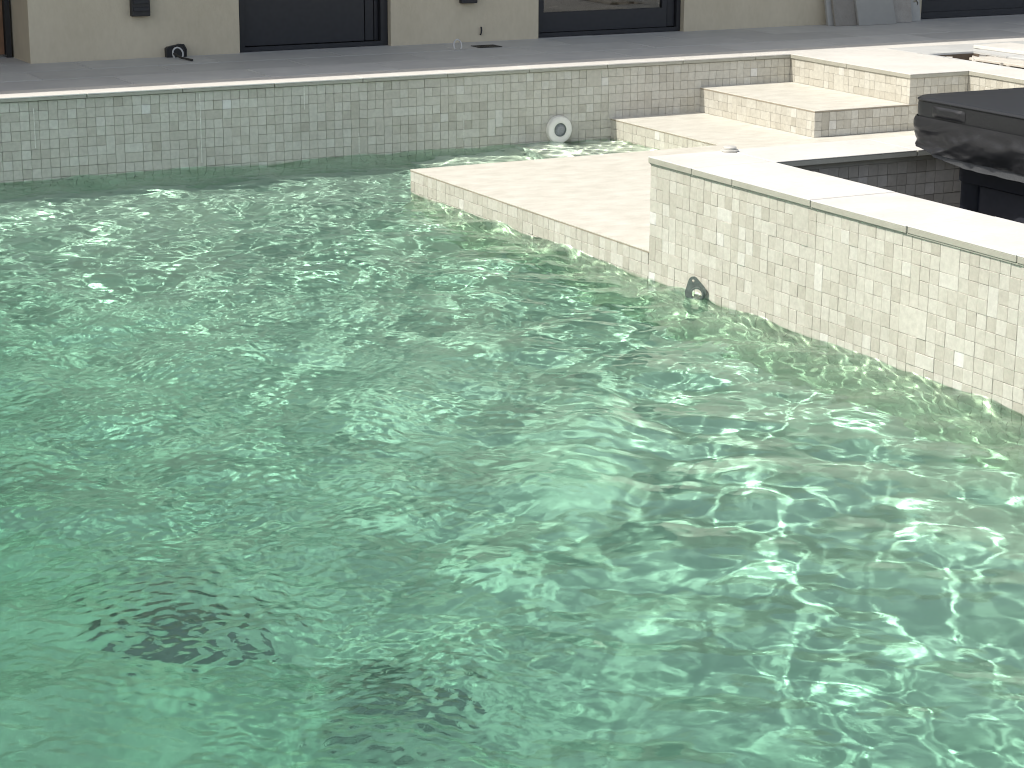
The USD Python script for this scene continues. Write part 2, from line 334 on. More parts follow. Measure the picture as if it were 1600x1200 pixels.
# ------------------------------------------------------------------ mosaic facing
def tile_mesh(a0, a1, b0, b1, o, u, v, n, proud, tilt, gap=.0011, ch=.0013):
    a0 += gap / 2; a1 -= gap / 2; b0 += gap / 2; b1 -= gap / 2
    def P(a, b, d): return o + u * a + v * b + n * d
    j = lambda: rnd.uniform(-.0007, .0007)
    c = [(a0 + j(), b0 + j()), (a1 + j(), b0 + j()), (a1 + j(), b1 + j()), (a0 + j(), b1 + j())]
    cen = ((a0 + a1) / 2, (b0 + b1) / 2)
    back = [P(a, b, -.006) for a, b in c]
    mid = [P(a, b, proud - ch) for a, b in c]
    front = []
    for a, b in c:
        a2 = a + math.copysign(ch, cen[0] - a); b2 = b + math.copysign(ch, cen[1] - b)
        front.append(P(a2, b2, proud + tilt[0] * (a2 - cen[0]) + tilt[1] * (b2 - cen[1])))
    vs = back + mid + front; fs = [(8, 9, 10), (8, 10, 11)]
    for k in range(4):
        l = (k + 1) % 4
        fs += [(k, l, 4 + l), (k, 4 + l, 4 + k), (4 + k, 4 + l, 8 + l), (4 + k, 8 + l, 8 + k)]
    return np.array(vs), np.array(fs)
WHITE = .28
def mosaic_face(o, u, v, n, width, z0, z1, keep=None, zref=0.0, weights=None):
    """Irregular mosaic: small squares, pairs and blocks. Returns [(mesh, tone, size in view, rank)]. v is up; rows counted from the top edge z1."""
    o, u, v, n = (np.asarray(x, float) for x in (o, u, v, n))
    nc, nr = int(math.ceil(width / PITCHT)), int(math.ceil((z1 - z0) / PITCHT))
    takn = np.zeros((nc, nr), bool); out = []
    for r in range(nr):
        for c in range(nc):
            if takn[c, r]: continue
            w_, h_ = rnd.choices(((1, 1), (2, 1), (1, 2), (2, 2)), (.90, .055, .035, .01))[0]
            if c + w_ > nc or takn[c:c + w_, r].any(): w_ = 1
            if r + h_ > nr or takn[c:c + w_, r:min(nr, r + h_)].any(): h_ = 1
            takn[c:c + w_, r:r + h_] = True
            a0, a1 = c * PITCHT, min((c + w_) * PITCHT, width); b1 = z1 - r * PITCHT; b0 = max(z1 - (r + h_) * PITCHT, z0)
            if a1 - a0 < .012 or b1 - b0 < .008: continue
            ctr = o + u * (a0 + a1) / 2 + v * (b0 + b1) / 2
            if keep and not keep(ctr): continue
            tone = min(1, max(0, rnd.gauss(.45, .15) + (WHITE if rnd.random() < .09 else 0)))
            tilt = (rnd.gauss(0, .009), rnd.gauss(0, .009))
            out.append((tile_mesh(a0, a1, b0, b1, o, u, v, n, rnd.gauss(0, .0007), tilt), tone, ctr))
    return out
def in_view(p, z0=-.05):
    d = p - C; z = d @ fwd
    x, y = F * (d @ R) / z / 800, F * (d @ U) / z / 600
    return z > 0 and abs(x) < 1.02 and abs(y) < 1.02 and p[2] > z0
def put_tiles(parent, tiles, mat='tile_stone', most=300):
    seen = sorted([t for t in tiles if in_view(t[2])], key=lambda t: np.linalg.norm(t[2] - C))
    single = seen[:most]; ids = {id(t) for t in single}
    for (v, f), tone, _ in single:
        p = obj('tile', (v, f), mat, parent); setattr_v(UsdGeom.Mesh(p), 'tone', np.full(len(v), tone))
    rest = [t for t in tiles if id(t) not in ids]
    if rest:
        vs, fs, ts, n = [], [], [], 0
        for (v, f), tone, _ in rest:
            vs.append(v); fs.append(f + n); ts.append(np.full(len(v), tone)); n += len(v)
        p = obj('tile_field', (np.vstack(vs), np.vstack(fs)), mat, parent, kind='stuff')
        setattr_v(UsdGeom.Mesh(p), 'tone', np.concatenate(ts))
EX, EY, EZ = np.eye(3)

# ------------------------------------------------------------------ ground and pool shell
big = sg.Polygon([(-60, -60), (60, -60), (60, 60), (-60, 60)], [[(-7.6, -9.2), (9.0, -9.2), (9.0, 9.0), (-7.6, 9.0)]])
obj('ground', prism(big, .30, .44), 'ground_soil', kind='structure')
def pool_floor():
    xs, ys = np.linspace(PX0 - .3, X1 + .3, 70), np.linspace(PY0 - .3, YB + .3, 90)
    X, Y = np.meshgrid(xs, ys, indexing='ij'); Z = -depth_at(X, Y)
    idx = np.arange(X.size).reshape(X.shape)
    q = np.stack([idx[:-1, :-1], idx[1:, :-1], idx[1:, 1:], idx[:-1, 1:]], -1).reshape(-1, 4)
    v = np.stack([X, Y, Z], -1).reshape(-1, 3)
    obj('pool_floor', (v, q), 'pool_plaster', smooth=True, kind='structure')
pool_floor()
build_water()

WHITE = .06
# back pool wall with its coping
bw = thing('pool_wall', 'long shaded mosaic pool wall running below the terrace to the steps', 'pool wall')
obj('wall_body', bx(PX0 - .3, X1, YB + .006, YB + .25, -1.6, ZD - .03), 'grout', bw)
obj('wall_body', bx(X1, X3, YB + .006, YB + .25, -.2, ZD - .03), 'grout', bw)
put_tiles(bw, mosaic_face((-2.6, YB, 0), EX, EZ, -EY, X3 + 2.6, -.9, ZD - .031,
          keep=lambda p: not (p[0] > X2 + .02 and p[2] < Z2 - .03) and not (p[0] > X1 + .02 and p[2] < HP - .03)))
for sx_, a, b in ((-1.825, .19, .43), (-.79, .03, .46), (-.10, .32, .485), (.27, .02, .15), (1.02, .05, .22)):
    obj('pale_seam', cat_([bx(sx_ + rnd.uniform(-.001, .001) - .0032, sx_ + .0032, YB - .0022, YB + .003, a + k * (b - a) / 6, a + (k + 1) * (b - a) / 6 - .002) for k in range(6)]), 'seam_lime', bw)
x = -6.3
k = 0
while x < 9:
    x1 = x + .60 if not (X3 - .02 < x + .6 < X3 + .5) else X3 - .0095
    if x > X3 - .05: x1 = x + .60
    coping(bw, x + .0012, x1 - .0012, YB - .010, YB + .30, ZD + rnd.uniform(-.0006, .0006), .028, .008)
    x = x1
obj('side_wall', bx(PX0 - .3, PX0, PY0, YB, -1.6, ZD - .03), 'pool_plaster', bw)
obj('side_wall', bx(PX0 - .3, .3, PY0 - .3, PY0, -1.6, ZD - .03), 'pool_plaster', bw)

# the spa surround: wall towards the pool, coping round the pit, pit lining
PITY, PITX = -3.4, 3.6
sw = thing('spa_surround', 'sunlit mosaic wall with pale stone coping around the hot tub pit', 'raised wall')
obj('wall_body', bx(.006, XV, PY0, 0, -1.6, HS - .03), 'grout', sw)
obj('wall_body', bx(XV, 4.08, YV + .036, -.004, -.6, HS - .03), 'grout', sw)
WHITE = .24
t1 = mosaic_face((0, 0, 0), -EY, EZ, -EX, 3.4, -1.0, HS - .031)
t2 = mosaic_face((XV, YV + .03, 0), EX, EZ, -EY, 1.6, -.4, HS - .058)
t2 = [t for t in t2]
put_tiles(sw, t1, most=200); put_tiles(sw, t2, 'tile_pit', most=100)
js = [0, -.37, -.70, -1.29, -1.93, -2.57, -3.2, -3.85, -4.5, -5.1, -5.8, -6.5, PY0]
for i in range(1, len(js) - 1):
    coping(sw, -.012 + rnd.uniform(-.0015, .0015), XV + .008, js[i + 1] + .0024, js[i] - .0024, HS + rnd.uniform(-.0008, .0008))
for x0, x1 in ((-.012, XV + .008), (XV + .008, 1.25), (1.25, 1.9), (1.9, 2.55), (2.55, 3.2), (3.2, 4.08)):
    coping(sw, x0 + (.0024 if x0 > 0 else 0), x1 - .0024, (YV - .012) if x0 > .3 else js[1] + .0015, .006, HS + rnd.uniform(-.0006, .0006))
obj('pit_floor', bx(XV, 4.08, PY0, YV, -.6, -.4), 'concrete', sw)
obj('edge_trim', bx(-.006, .004, js[-2], -.001, HS - .036, HS - .0305), 'coping_edge', sw)

WHITE = .15
# sun shelf (L-shaped) with its mosaic edge, and the step on it
sh = thing('sun_shelf', 'broad pale stone shelf just above the water behind the raised wall', 'pool shelf')
L = [(.006, 0), (4.08, 0), (4.08, YP), (X3 + .3, YP), (X3 + .3, YB + .004), (X1 + .006, YB + .004), (X1 + .006, YP - .006), (.006, YP - .006)]
obj('shelf_body', prism(L, -1.6, HP - .012), 'grout', sh)
Lt = [(-.001, -.004), (4.08, -.004), (4.08, YP), (X3 + .3, YP), (X3 + .3, YB + .002), (X1 - .001, YB + .002), (X1 - .001, YP + .001), (-.001, YP + .001)]
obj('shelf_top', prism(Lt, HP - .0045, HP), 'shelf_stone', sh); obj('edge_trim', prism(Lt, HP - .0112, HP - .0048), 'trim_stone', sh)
put_tiles(sh, mosaic_face((0, YP, 0), -EY, EZ, -EX, YP, -.9, HP - .0115) + mosaic_face((X1, YB, 0), -EY, EZ, -EX, YB - YP, -.4, HP - .0115)
          + mosaic_face((0, YP, 0), EX, EZ, EY, X1, -.9, HP - .0115))
st = thing('pool_step', 'low pale stone step with mosaic riser between the shelf and the terrace', 'step')
obj('step_body', bx(X2 + .006, X3 + .3, YP + .006, YB + .004, HP + .0005, Z2 - .012), 'grout', st)
obj('tread', cbx(X2 - .001, X3 + .3, YP - .001, YB + .0015, Z2 - .0045, Z2, .0015), 'shelf_stone', st)
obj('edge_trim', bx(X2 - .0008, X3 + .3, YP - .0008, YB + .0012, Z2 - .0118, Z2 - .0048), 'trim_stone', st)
put_tiles(st, mosaic_face((X2, YB, 0), -EY, EZ, -EX, YB - YP, HP + .001, Z2 - .0125) + mosaic_face((X2, YP, 0), EX, EZ, -EY, X4 - X2, HP + .001, Z2 - .0125))
ub = thing('terrace_edge', 'upper mosaic riser and pale landing at the terrace corner above the step', 'step')
TR = [(X3 + .006, YP + .006), (X4 + .006, YP + .006), (X4 + .006, -7.4), (X4 + .3, -7.4), (X4 + .3, YB + .25), (X3 + .006, YB + .25)]
obj('wall_body', prism(TR, HP, ZD - .03), 'grout', ub)
put_tiles(ub, mosaic_face((X3, YB, 0), -EY, EZ, -EX, YB - YP, Z2 + .001, ZD - .031) + mosaic_face((X3, YP, 0), EX, EZ, -EY, X4 - X3, HP, ZD - .031)
          + mosaic_face((X4, YP, 0), -EY, EZ, -EX, 2.6, HP, ZD - .031))
coping(ub, X3 - .010, X4 - .010 + .36, YP - .010, YP + .68, ZD)
coping(ub, X3 - .010, X4 - .010 + .36, YP + .683, YB - .0125, ZD - .0006)
y = YP - .0125
while y > -4:
    coping(ub, X4 - .010, X4 + .35, y - .60, y - .0015, ZD + rnd.uniform(-.0006, .0006)); y -= .602

# steps under the water
for i, (xa, xb, zt, lab) in enumerate(((1.40, X1 + .003, -.045, 'upper submerged stone step just under the water beside the pool light'),
                                       (.62, 1.3985, -.22, 'lower submerged stone step deeper under the water left of the pool light'))):
    s = thing('submerged_step', lab, 'step')
    obj('step_body', bx(xa, xb, YP + .002, YB + .002, -1.6, zt - .012), 'pool_plaster', s)
    obj('tread', cbx(xa - .004, xb, YP + .002, YB + .0015, zt - .0115, zt, .003), 'shelf_stone', s)

# ------------------------------------------------------------------ terrace paving
te = thing('terrace', None, None, kind='structure')
RX0, RX1, RY0, RY1 = 4.46, 4.87, 2.0, 3.56          # open trench in the paving
base = sg.Polygon([(-7.6, YB + .25), (9, YB + .25), (9, 9), (-7.6, 9)]).union(sg.box(X4 + .3, -9.2, 9, YB + .25)).union(sg.box(-7.6, -9.2, PX0 - .3, YB + .25)).union(sg.box(-7.6, -9.2, .3, PY0 - .3))
obj('terrace_bed', prism(base.difference(sg.box(RX0 - .022, RY0 - .022, RX1 + .022, RY1 + .022)), .30, ZD - .03), 'concrete', te)
def pave(x0, x1, y0, y1, w, h, ox=0.0):
    """Paving slabs in rows; the trench is left open."""
    yy = y0; row = 0
    while yy < y1 - .03:
        yn = min(yy + h, y1); xx = x0 - (ox if row % 2 else 0)
        while xx < x1 - .001:
            xn = xx + w; a, b = max(xx, x0), min(xn, x1)
            if b - a > .03:
                cell = sg.box(a + .0028, yy + .0028, b - .0028, yn - .0028).difference(sg.box(RX0, RY0, RX1, RY1))
                zt = ZD + rnd.uniform(-.0012, .0012)
                if not cell.is_empty:
                    for g in getattr(cell, 'geoms', [cell]):
                        (a0, b0, a1, b1) = g.bounds
                        if abs(g.area - (a1 - a0) * (b1 - b0)) < 1e-6: obj('paving_slab', cbx(a0, a1, b0, b1, ZD - .029, zt, .0022), rnd.choice(('paving_stone_0', 'paving_stone_1', 'paving_stone_1', 'paving_stone_2')), te)
                        else: obj('paving_slab', prism(g, ZD - .029, zt), rnd.choice(('paving_stone_0', 'paving_stone_1', 'paving_stone_1', 'paving_stone_2')), te)
            xx = xn
        yy = yn; row += 1
pave(-2.9, 9.0, YB + .3015, YH + .9, .9, .45, .45)
pave(X4 + .3515, 9.0, -4.0, YB + .3, .9, .45, .45)

# ------------------------------------------------------------------ house
WT = .30
ho = thing('house', 'beige rendered house with dark framed doors facing the pool', 'house')
HT = ZD + 3.02
XL = -1.38
op = [(.102, 1.26, 2.35), (2.471, 3.754, 2.35), (6.06, 8.3, 2.35)]
segs = [(XL, op[0][0]), (op[0][1], op[1][0]), (op[1][1], op[2][0]), (op[2][1], 9.0)]
parts = [bx(a, b, YH, YH + WT, ZD - .02, HT) for a, b in segs] + [bx(a, b, YH, YH + WT, ZD + hh, HT) for a, b, hh in op]
obj('wall', cat_(parts), 'render_wall', ho)
RY = 6.09
obj('wall', cat_([bx(XL + .001, XL + .30, YH + WT + .001, RY + .3, ZD - .02, HT), bx(-1.392, XL, RY + .04, RY + .3, ZD - .02, HT), bx(-7.6, -2.6, RY + .04, RY + .3, ZD - .02, HT)]), 'render_wall', ho)
obj('wall', cat_([bx(XL + .31, 9.0, 10.0, 10.3, ZD - .02, HT), bx(8.7, 9.0, YH + WT + .01, 10, ZD - .02, HT), bx(-7.6, -7.3, RY + .31, 10, ZD - .02, HT)]), 'room_wall', ho)
obj('roof', cat_([bx(-7.9, 9.2, 4.70, 10.4, HT + .001, HT + .28)]), 'render_wall', ho)
obj('room_floor', bx(XL + .31, 8.69, YH + WT + .01, 9.99, ZD - .02, ZD + .012), 'room_floor', ho)
def frame(x0, x1, y, z0, z1, w, d, bottom=None):
    bt = bottom if bottom is not None else w
    return cat_([bx(x0, x0 + w, y, y + d, z0, z1), bx(x1 - w, x1, y, y + d, z0, z1), bx(x0 + w, x1 - w, y, y + d, z1 - w, z1), bx(x0 + w, x1 - w, y, y + d, z0, z0 + bt)])
# solid dark door
d1 = obj('door', frame(.104, 1.258, YH + .05, ZD + .004, ZD + 2.348, .055, .10, .03), 'dark_frame', ho, label='solid near-black door with a narrow fixed strip on its right')
obj('door_panel', cbx(.162, 1.085, YH + .075, YH + .12, ZD + .038, ZD + 2.29, .003), 'dark_frame', d1)
obj('side_panel', cbx(1.093, 1.162, YH + .085, YH + .12, ZD + .038, ZD + 2.29, .003), 'dark_frame', d1)
obj('side_panel', cbx(1.168, 1.200, YH + .09, YH + .12, ZD + .038, ZD + 2.29, .003), 'dark_frame', d1)
# glazed door
d2 = obj('door', frame(2.473, 3.752, YH + .05, ZD + .004, ZD + 2.348, .035, .12, .03), 'dark_frame', ho, label='dark framed glass door with a deep bottom rail')
obj('door_leaf', frame(2.512, 3.64, YH + .07, ZD + .038, ZD + 2.29, .042, .05, .145), 'dark_frame', d2)
obj('side_panel', cbx(3.646, 3.715, YH + .08, YH + .12, ZD + .038, ZD + 2.29, .003), 'dark_frame', d2)
obj('pane', bx(2.552, 3.60, YH + .088, YH + .094, ZD + .18, ZD + 2.25), 'pane_glass', d2)
obj('handle', cat_([cbx(3.606, 3.618, YH + .035, YH + .07, ZD + .95, ZD + 1.1, .002)]), 'steel', d2)
# wide sliding door at the right
d3 = obj('door', frame(6.062, 8.298, YH + .05, ZD + .004, ZD + 2.348, .05, .12, .05), 'dark_frame', ho, label='wide dark glass sliding door beside the leaning stone slabs')
for a, b in ((6.112, 7.2), (7.202, 8.248)):
    obj('door_leaf', frame(a, b, YH + .07, ZD + .055, ZD + 2.29, .06, .05, .09), 'dark_frame', d3)
    obj('pane', bx(a + .05, b - .05, YH + .088, YH + .094, ZD + .14, ZD + 2.24), 'dark_glass', d3)
# brown door in the recess at the left
d4 = obj('door', cat_([bx(-1.430, -1.394, RY - .01, RY + .1, ZD + .004, ZD + 2.3), bx(-2.6, -2.53, RY - .01, RY + .1, ZD + .004, ZD + 2.3), bx(-2.53, -1.430, RY - .01, RY + .1, ZD + 2.23, ZD + 2.3)]), 'black_plastic', ho, label='brown wooden door in a black frame in the recess')
for k in range(6):
    a = -2.53 + k * .183
    obj('board', cbx(a + .002, a + .181, RY + .02, RY + .06, ZD + .02, ZD + 2.225, .003), 'wood_door', d4)

# ------------------------------------------------------------------ hot tub and cover
TX, TY = 1.175, -.785                               # far left corner of the cabinet
ht = thing('hot_tub', 'dark hot tub cabinet standing in the stone lined pit', 'hot tub')
W_, D_ = 2.0, 2.0
def rrect(x0, x1, y0, y1, r):
    return sg.box(x0 + r, y0 + r, x1 - r, y1 - r).buffer(r, quad_segs=8)
obj('shell', prism(rrect(TX + .03, TX + W_, TY - D_, TY - .03, .08), -.4, .50), 'cabinet', ht)
obj('rim', prism(rrect(TX - .025, TX + W_ + .02, TY - D_ - .02, TY + .02, .10), .505, .60), 'cabinet', ht, smooth=40)
obj('corner_post', prism(rrect(TX, TX + .12, TY - .13, TY, .05), -.39, .503), 'cabinet', ht, smooth=40)
for k in range(4):
    a = TY - .145 - k * .46
    obj('side_panel', cat_([cbx(TX + .012, TX + .029, a - .45, a, -.38, .28, .004), cbx(TX + .016, TX + .029, a - .45, a, .29, .495, .004)]), 'cabinet_panel', ht)
    b = TX + .14 + k * .46
    obj('side_panel', cbx(b, b + .45, TY - .029, TY - .012, -.38, .49, .004), 'cabinet_panel', ht)

cv = thing('hot_tub_cover', 'black padded hot tub cover with wrinkled hanging skirt', 'spa cover')
CX0, CX1, CY1, CY0, CZ = 1.0, 3.35, -.63, -2.98, .885
def ring_points(r, inset, n_side=60, n_arc=10):
    """Outline of the cover, anticlockwise, as equally indexed points."""
    x0, x1, y0, y1 = CX0 + inset, CX1 - inset, CY0 + inset, CY1 - inset
    r = max(r, .01); pts = []
    for cx, cy, a0 in ((x1 - r, y0 + r, -90), (x1 - r, y1 - r, 0), (x0 + r, y1 - r, 90), (x0 + r, y0 + r, 180)):
        for k in range(n_arc + 1):
            a = math.radians(a0 + 90 * k / n_arc); pts.append((cx + r * math.cos(a), cy + r * math.sin(a)))
    pts = np.array(pts); out = []
    for i in range(len(pts)):
        a, b = pts[i], pts[(i + 1) % len(pts)]
        n = n_side if np.linalg.norm(b - a) > .4 else 1
        for k in range(n): out.append(a + (b - a) * k / n)
    return np.array(out)
def strip(rings):
    n = len(rings[0]); v = np.vstack(rings); f = []
    for i in range(len(rings) - 1):
        for j in range(n):
            k = (j + 1) % n
            f.append((i * n + j, i * n + k, (i + 1) * n + k, (i + 1) * n + j))
    return v, np.array(f)
Rc = .10
top = []
for z, ins in ((CZ - .012, 0), (CZ - .004, .004), (CZ, .014), (CZ + .004, .08), (CZ + .010, .30), (CZ + .016, .7), (CZ + .018, .9)):
    p = ring_points(max(Rc - ins, .02), ins)
    zz = z + .004 * (meshkit.fbm(np.column_stack([p * 2.5, np.zeros(len(p))]), 3, 5) - .5) * (1 if ins > .02 else 0)
    top.append(np.column_stack([p, zz]))
v, f = strip(top); n0 = len(v); v = np.vstack([v, top[-1].mean(0)]); n = len(top[0])
tri = np.vstack([f[:, [0, 1, 2]], f[:, [0, 2, 3]], [(n0 - n + j, n0 - n + (j + 1) % n, n0) for j in range(n)]])
obj('top_panel', (v, tri), 'black_vinyl', cv, smooth=50)
p0 = ring_points(Rc, .001); p1 = ring_points(Rc, -.001)
side = [np.column_stack([p, np.full(len(p), z)]) for p, z in ((ring_points(Rc, .03), CZ - .096), (p0, CZ - .090), (p1, CZ - .07), (p1, CZ - .03), (p0, CZ - .013))]
v, f = strip(side); obj('side_band', (v, f), 'black_vinyl', cv, smooth=50)
pip = ring_points(Rc, -.001)
obj('piping', tube(np.vstack([np.column_stack([pip, np.full(len(pip), CZ - .0125)]), [[*pip[0], CZ - .0125]]]), .0042, 8), 'black_vinyl', cv, smooth=60)
# skirt: hangs from the side band, creased
ps = ring_points(Rc, 0, 140, 14); sarc = np.concatenate([[0], np.cumsum(np.linalg.norm(np.diff(ps, axis=0), axis=1))])
cen = ps.mean(0)
nrm = np.zeros_like(ps); dtan = np.roll(ps, -1, 0) - np.roll(ps, 1, 0); nrm[:, 0], nrm[:, 1] = dtan[:, 1], -dtan[:, 0]; nrm /= np.linalg.norm(nrm, axis=1)[:, None]
rows = []
nr_ = 22
for i in range(nr_):
    t = i / (nr_ - 1)
    diag = np.abs(((sarc * 1.9 + t * .55 + .15 * np.sin(sarc * 3)) % 1.0) - .5) * 2      # slanting pulls in the vinyl
    wr = .045 * t * (diag ** 2 - .35) + .085 * t ** 1.1 * (meshkit.fbm(np.column_stack([sarc * 4.5, np.full(len(sarc), t * 2.2), np.zeros(len(sarc))]), 4, 9) - .5)
    wr += .012 * np.sin(sarc * 7 + 4 * t) * t + .006 * t * (meshkit.fbm(np.column_stack([sarc * 16, np.full(len(sarc), t * 6), np.ones(len(sarc))]), 2, 4) - .5)
    rn = 1 - np.abs(2 * meshkit.fbm(np.column_stack([sarc * 3.2 + t * 1.6, np.full(len(sarc), t * 1.5) - sarc * 1.1, np.full(len(sarc), 7.0)]), 2, 21) - 1)
    wr += .011 * min(1, t * 2.2) * (np.clip(rn, 0, 1) ** 4 - .3)
    belly = .006 + .012 * math.sin(math.pi * min(1, t * 1.1)) - .004 * t
    z = CZ - .088 - t * (.160 + .014 * np.sin(sarc * 2.3 + .5) + .010 * np.sin(sarc * 5.1))
    rows.append(np.column_stack([ps + nrm * (belly + wr)[:, None], z]))
v, f = strip(rows[::-1]); obj('skirt', (v, f), 'black_skirt', cv, smooth=70)
inner = [np.column_stack([r[:, :2] - nrm * (.012 if k else .006), r[:, 2] + (-.028 if k == 0 else .03)]) for k, r in ((1, rows[-1]), (0, rows[-1]))]
away = np.hypot(ps[:, 0] - CX0, ps[:, 1] - CY1)
hang = (.006 + .030 * smooth01((away - .12) / .3) * (.75 + .5 * meshkit.fbm(np.column_stack([sarc * 6, 0 * sarc, 0 * sarc]), 3, 6)))
lip = [np.column_stack([rows[-1][:, :2] - nrm * .003, rows[-1][:, 2] + .003]), np.column_stack([rows[-1][:, :2] - nrm * .012, rows[-1][:, 2] - hang * .6]), np.column_stack([rows[-1][:, :2] - nrm * .016, rows[-1][:, 2] - hang])]
v, f = strip(lip[::-1]); obj('skirt_lining', (v, f), 'skirt_lining', cv, smooth=70)
# carry handle sewn on the side band
hy0, hy1 = CY1 - .17, CY1 - .40
hh = []
for i in range(15):
    for j in range(7):
        a, b = i / 14, j / 6
        edge = min(a, 1 - a, b, 1 - b) * 6
        bulge = .009 * min(1, edge) * (.6 + .8 * meshkit.fbm(np.array([a * 5, b * 3, 2.0]), 3, 2))
        hh.append((CX0 - .0025 - bulge, hy0 + (hy1 - hy0) * a, CZ - .030 - .050 * b))
q = [(i * 7 + j, (i + 1) * 7 + j, (i + 1) * 7 + j + 1, i * 7 + j + 1) for i in range(14) for j in range(6)]
m = trimesh.Trimesh(np.array(hh), np.vstack([np.array(q)[:, [0, 1, 2]], np.array(q)[:, [0, 2, 3]]]), process=False)
obj('handle', m, 'black_skirt', cv, smooth=60)

# ------------------------------------------------------------------ small things
# pool light
pl = thing('pool_light', 'round white pool light at the water line on the shaded wall', 'pool light', (1.728, YB - .001, .081))
def facing(m, sign=-1):          # lathe axis z -> -y
    m.apply_transform(trimesh.transformations.rotation_matrix(math.pi / 2, (1, 0, 0))); return m
obj('face_ring', facing(lathe([(.046, .006), (.046, .030), (.052, .034), (.080, .034), (.090, .028), (.094, .016), (.094, .0005), (.046, .0005)], 48)), 'white_plastic', pl, smooth=35)
obj('lens', facing(lathe([(0, .0), (.0455, .0), (.0455, .022), (.036, .027), (.02, .029), (0, .030)], 40)), 'grey_lens', pl, smooth=40)
obj('lens_rim', facing(lathe([(.040, .0245), (.0455, .0245), (.0455, .0305), (.040, .0305), (.040, .0245)], 40)), 'fitting_grey', pl)
# eyelet on the raised wall at the water line: a pear-shaped plate with a big and a small hole
ey = thing('wall_eyelet', 'dark pear shaped fitting half under water on the sunlit wall', 'pool fitting', (-.044, -.485, .030), rz=math.radians(-38))
outer = sg.Point(0, 0).buffer(.048, quad_segs=16).union(sg.Point(-.012, .052).buffer(.022, quad_segs=12)).convex_hull
plate = outer.difference(sg.Point(.006, -.004).buffer(.026, quad_segs=12)).difference(sg.Point(-.012, .055).buffer(.0065, quad_segs=8))
def onwall(m):                   # the plate stands on edge: polygon x -> x, polygon y -> z, thickness -> -y
    v = np.array(m.vertices); m.vertices = np.column_stack([v[:, 0], -v[:, 2], v[:, 1]]); m.fix_normals(); return m
obj('plate', onwall(prism(plate, 0, .012)), 'fitting_grey', ey, smooth=30)
obj('ring', onwall(prism(sg.Point(.006, -.004).buffer(.031, quad_segs=12).difference(sg.Point(.006, -.004).buffer(.023, quad_segs=12)), .0, .022)), 'fitting_grey', ey, smooth=30)
obj('stem', bx(-.012, .012, .0005, .052, -.05, -.024), 'fitting_grey', ey)
# cap on the coping
cp_ = thing('coping_cap', 'small stepped round cap standing on the white coping', 'valve cap', (.416, -.035, HS + .0008))
obj('base_ring', lathe([(0, 0), (.040, 0), (.042, .003), (.042, .008), (.036, .010), (0, .010)], 32), 'cap_plastic', cp_, smooth=35)
obj('knob', lathe([(0, .0105), (.030, .0105), (.032, .013), (.032, .020), (.028, .024), (.012, .027), (0, .027)], 32), 'cap_plastic', cp_, smooth=35)
# wall lights
for x0, x1, lab in ((-.682, -.551, 'black box wall light left of the solid dark door'), (1.809, 1.940, 'black box wall light between the two dark doors')):
    wl = thing('wall_light', lab, 'wall light', ((x0 + x1) / 2, YH, ZD + .287))
    w = (x1 - x0) / 2
    obj('housing', cbx(-w, w, -.045, -.0005, 0, .20, .004), 'black_plastic', wl)
    obj('louvre', cat_([cbx(-w + .012, w - .012, -.052, -.0455, .035 + k * .05, .062 + k * .05, .002) for k in range(3)]), 'dark_frame', wl)
# black socket box by the wall
sb = thing('socket_box', 'open black box at the foot of the beige wall', 'junction box', (-.378, YH - .002, ZD + .003))
pz = sg.Polygon([(-.064, 0), (.064, 0), (.066, .05), (.050, .078), (.030, .080), (-.055, .064), (-.066, .055)]).buffer(.004)
bm = prism(pz, 0, .045); v = np.array(bm.vertices); bm.vertices = np.column_stack([v[:, 0], -v[:, 2], v[:, 1]]); bm.fix_normals()
obj('box', bm, 'black_plastic', sb)
bm = prism(pz.buffer(.004).difference(pz.buffer(-.004)), .0455, .052); v = np.array(bm.vertices); bm.vertices = np.column_stack([v[:, 0], -v[:, 2], v[:, 1]]); bm.fix_normals()
obj('rim', bm, 'black_plastic', sb)
def loop(name, lab, x, y, w, h, lean, tail=None):
    t = thing(name, lab, 'cable', (x, y, ZD + .002))
    a = np.linspace(-.25 * math.pi, 1.25 * math.pi, 26)
    pts = np.column_stack([w * np.cos(a), lean * (np.sin(a) + .7) * h, h * (np.sin(a) + .72)])
    pts[:, 2] = np.maximum(pts[:, 2], .004)
    obj('cable', tube(pts, .0055, 8), 'cable_white', t, smooth=60)
    if tail: obj('cable_end', tube(np.array(tail), .008, 8), 'black_plastic', t, smooth=60)
loop('cable_loop', 'white cable loop with dark end in front of the open black box', -.385, YH - .105, .036, .040, .3, [(-.03, 0, .03), (-.015, -.10, .012), (.015, -.24, .009)])
loop('cable_loop', 'plain white cable loop standing out of the paving beside the drain grate', 1.575, 5.21, .030, .042, .2)
dr = thing('floor_drain', 'dark square drain grate set in the shaded paving', 'drain', (1.865, 5.33, ZD + .0015))
obj('drain_frame', cat_([bx(-.09, .09, -.075, -.065, 0, .004), bx(-.09, .09, .065, .075, 0, .004), bx(-.09, -.08, -.065, .065, 0, .004), bx(.08, .09, -.065, .065, 0, .004)]), 'black_plastic', dr)
for k in range(9): obj('grate_bar', bx(-.074 + k * .0175, -.065 + k * .0175, -.065, .065, .0002, .0032), 'black_plastic', dr)
obj('drain_tray', bx(-.08, .08, -.065, .065, -.0003, .0001), 'black_plastic', dr)
cs = thing('cable_stub', 'short dark cable end sticking out low on the beige wall', 'cable', (1.985, YH, ZD + .055))
obj('cable', tube([(0, 0, -.004), (0, -.012, .006), (.001, -.016, .03), (.0, -.012, .055)], .006, 8), 'dark_frame', cs, smooth=60)

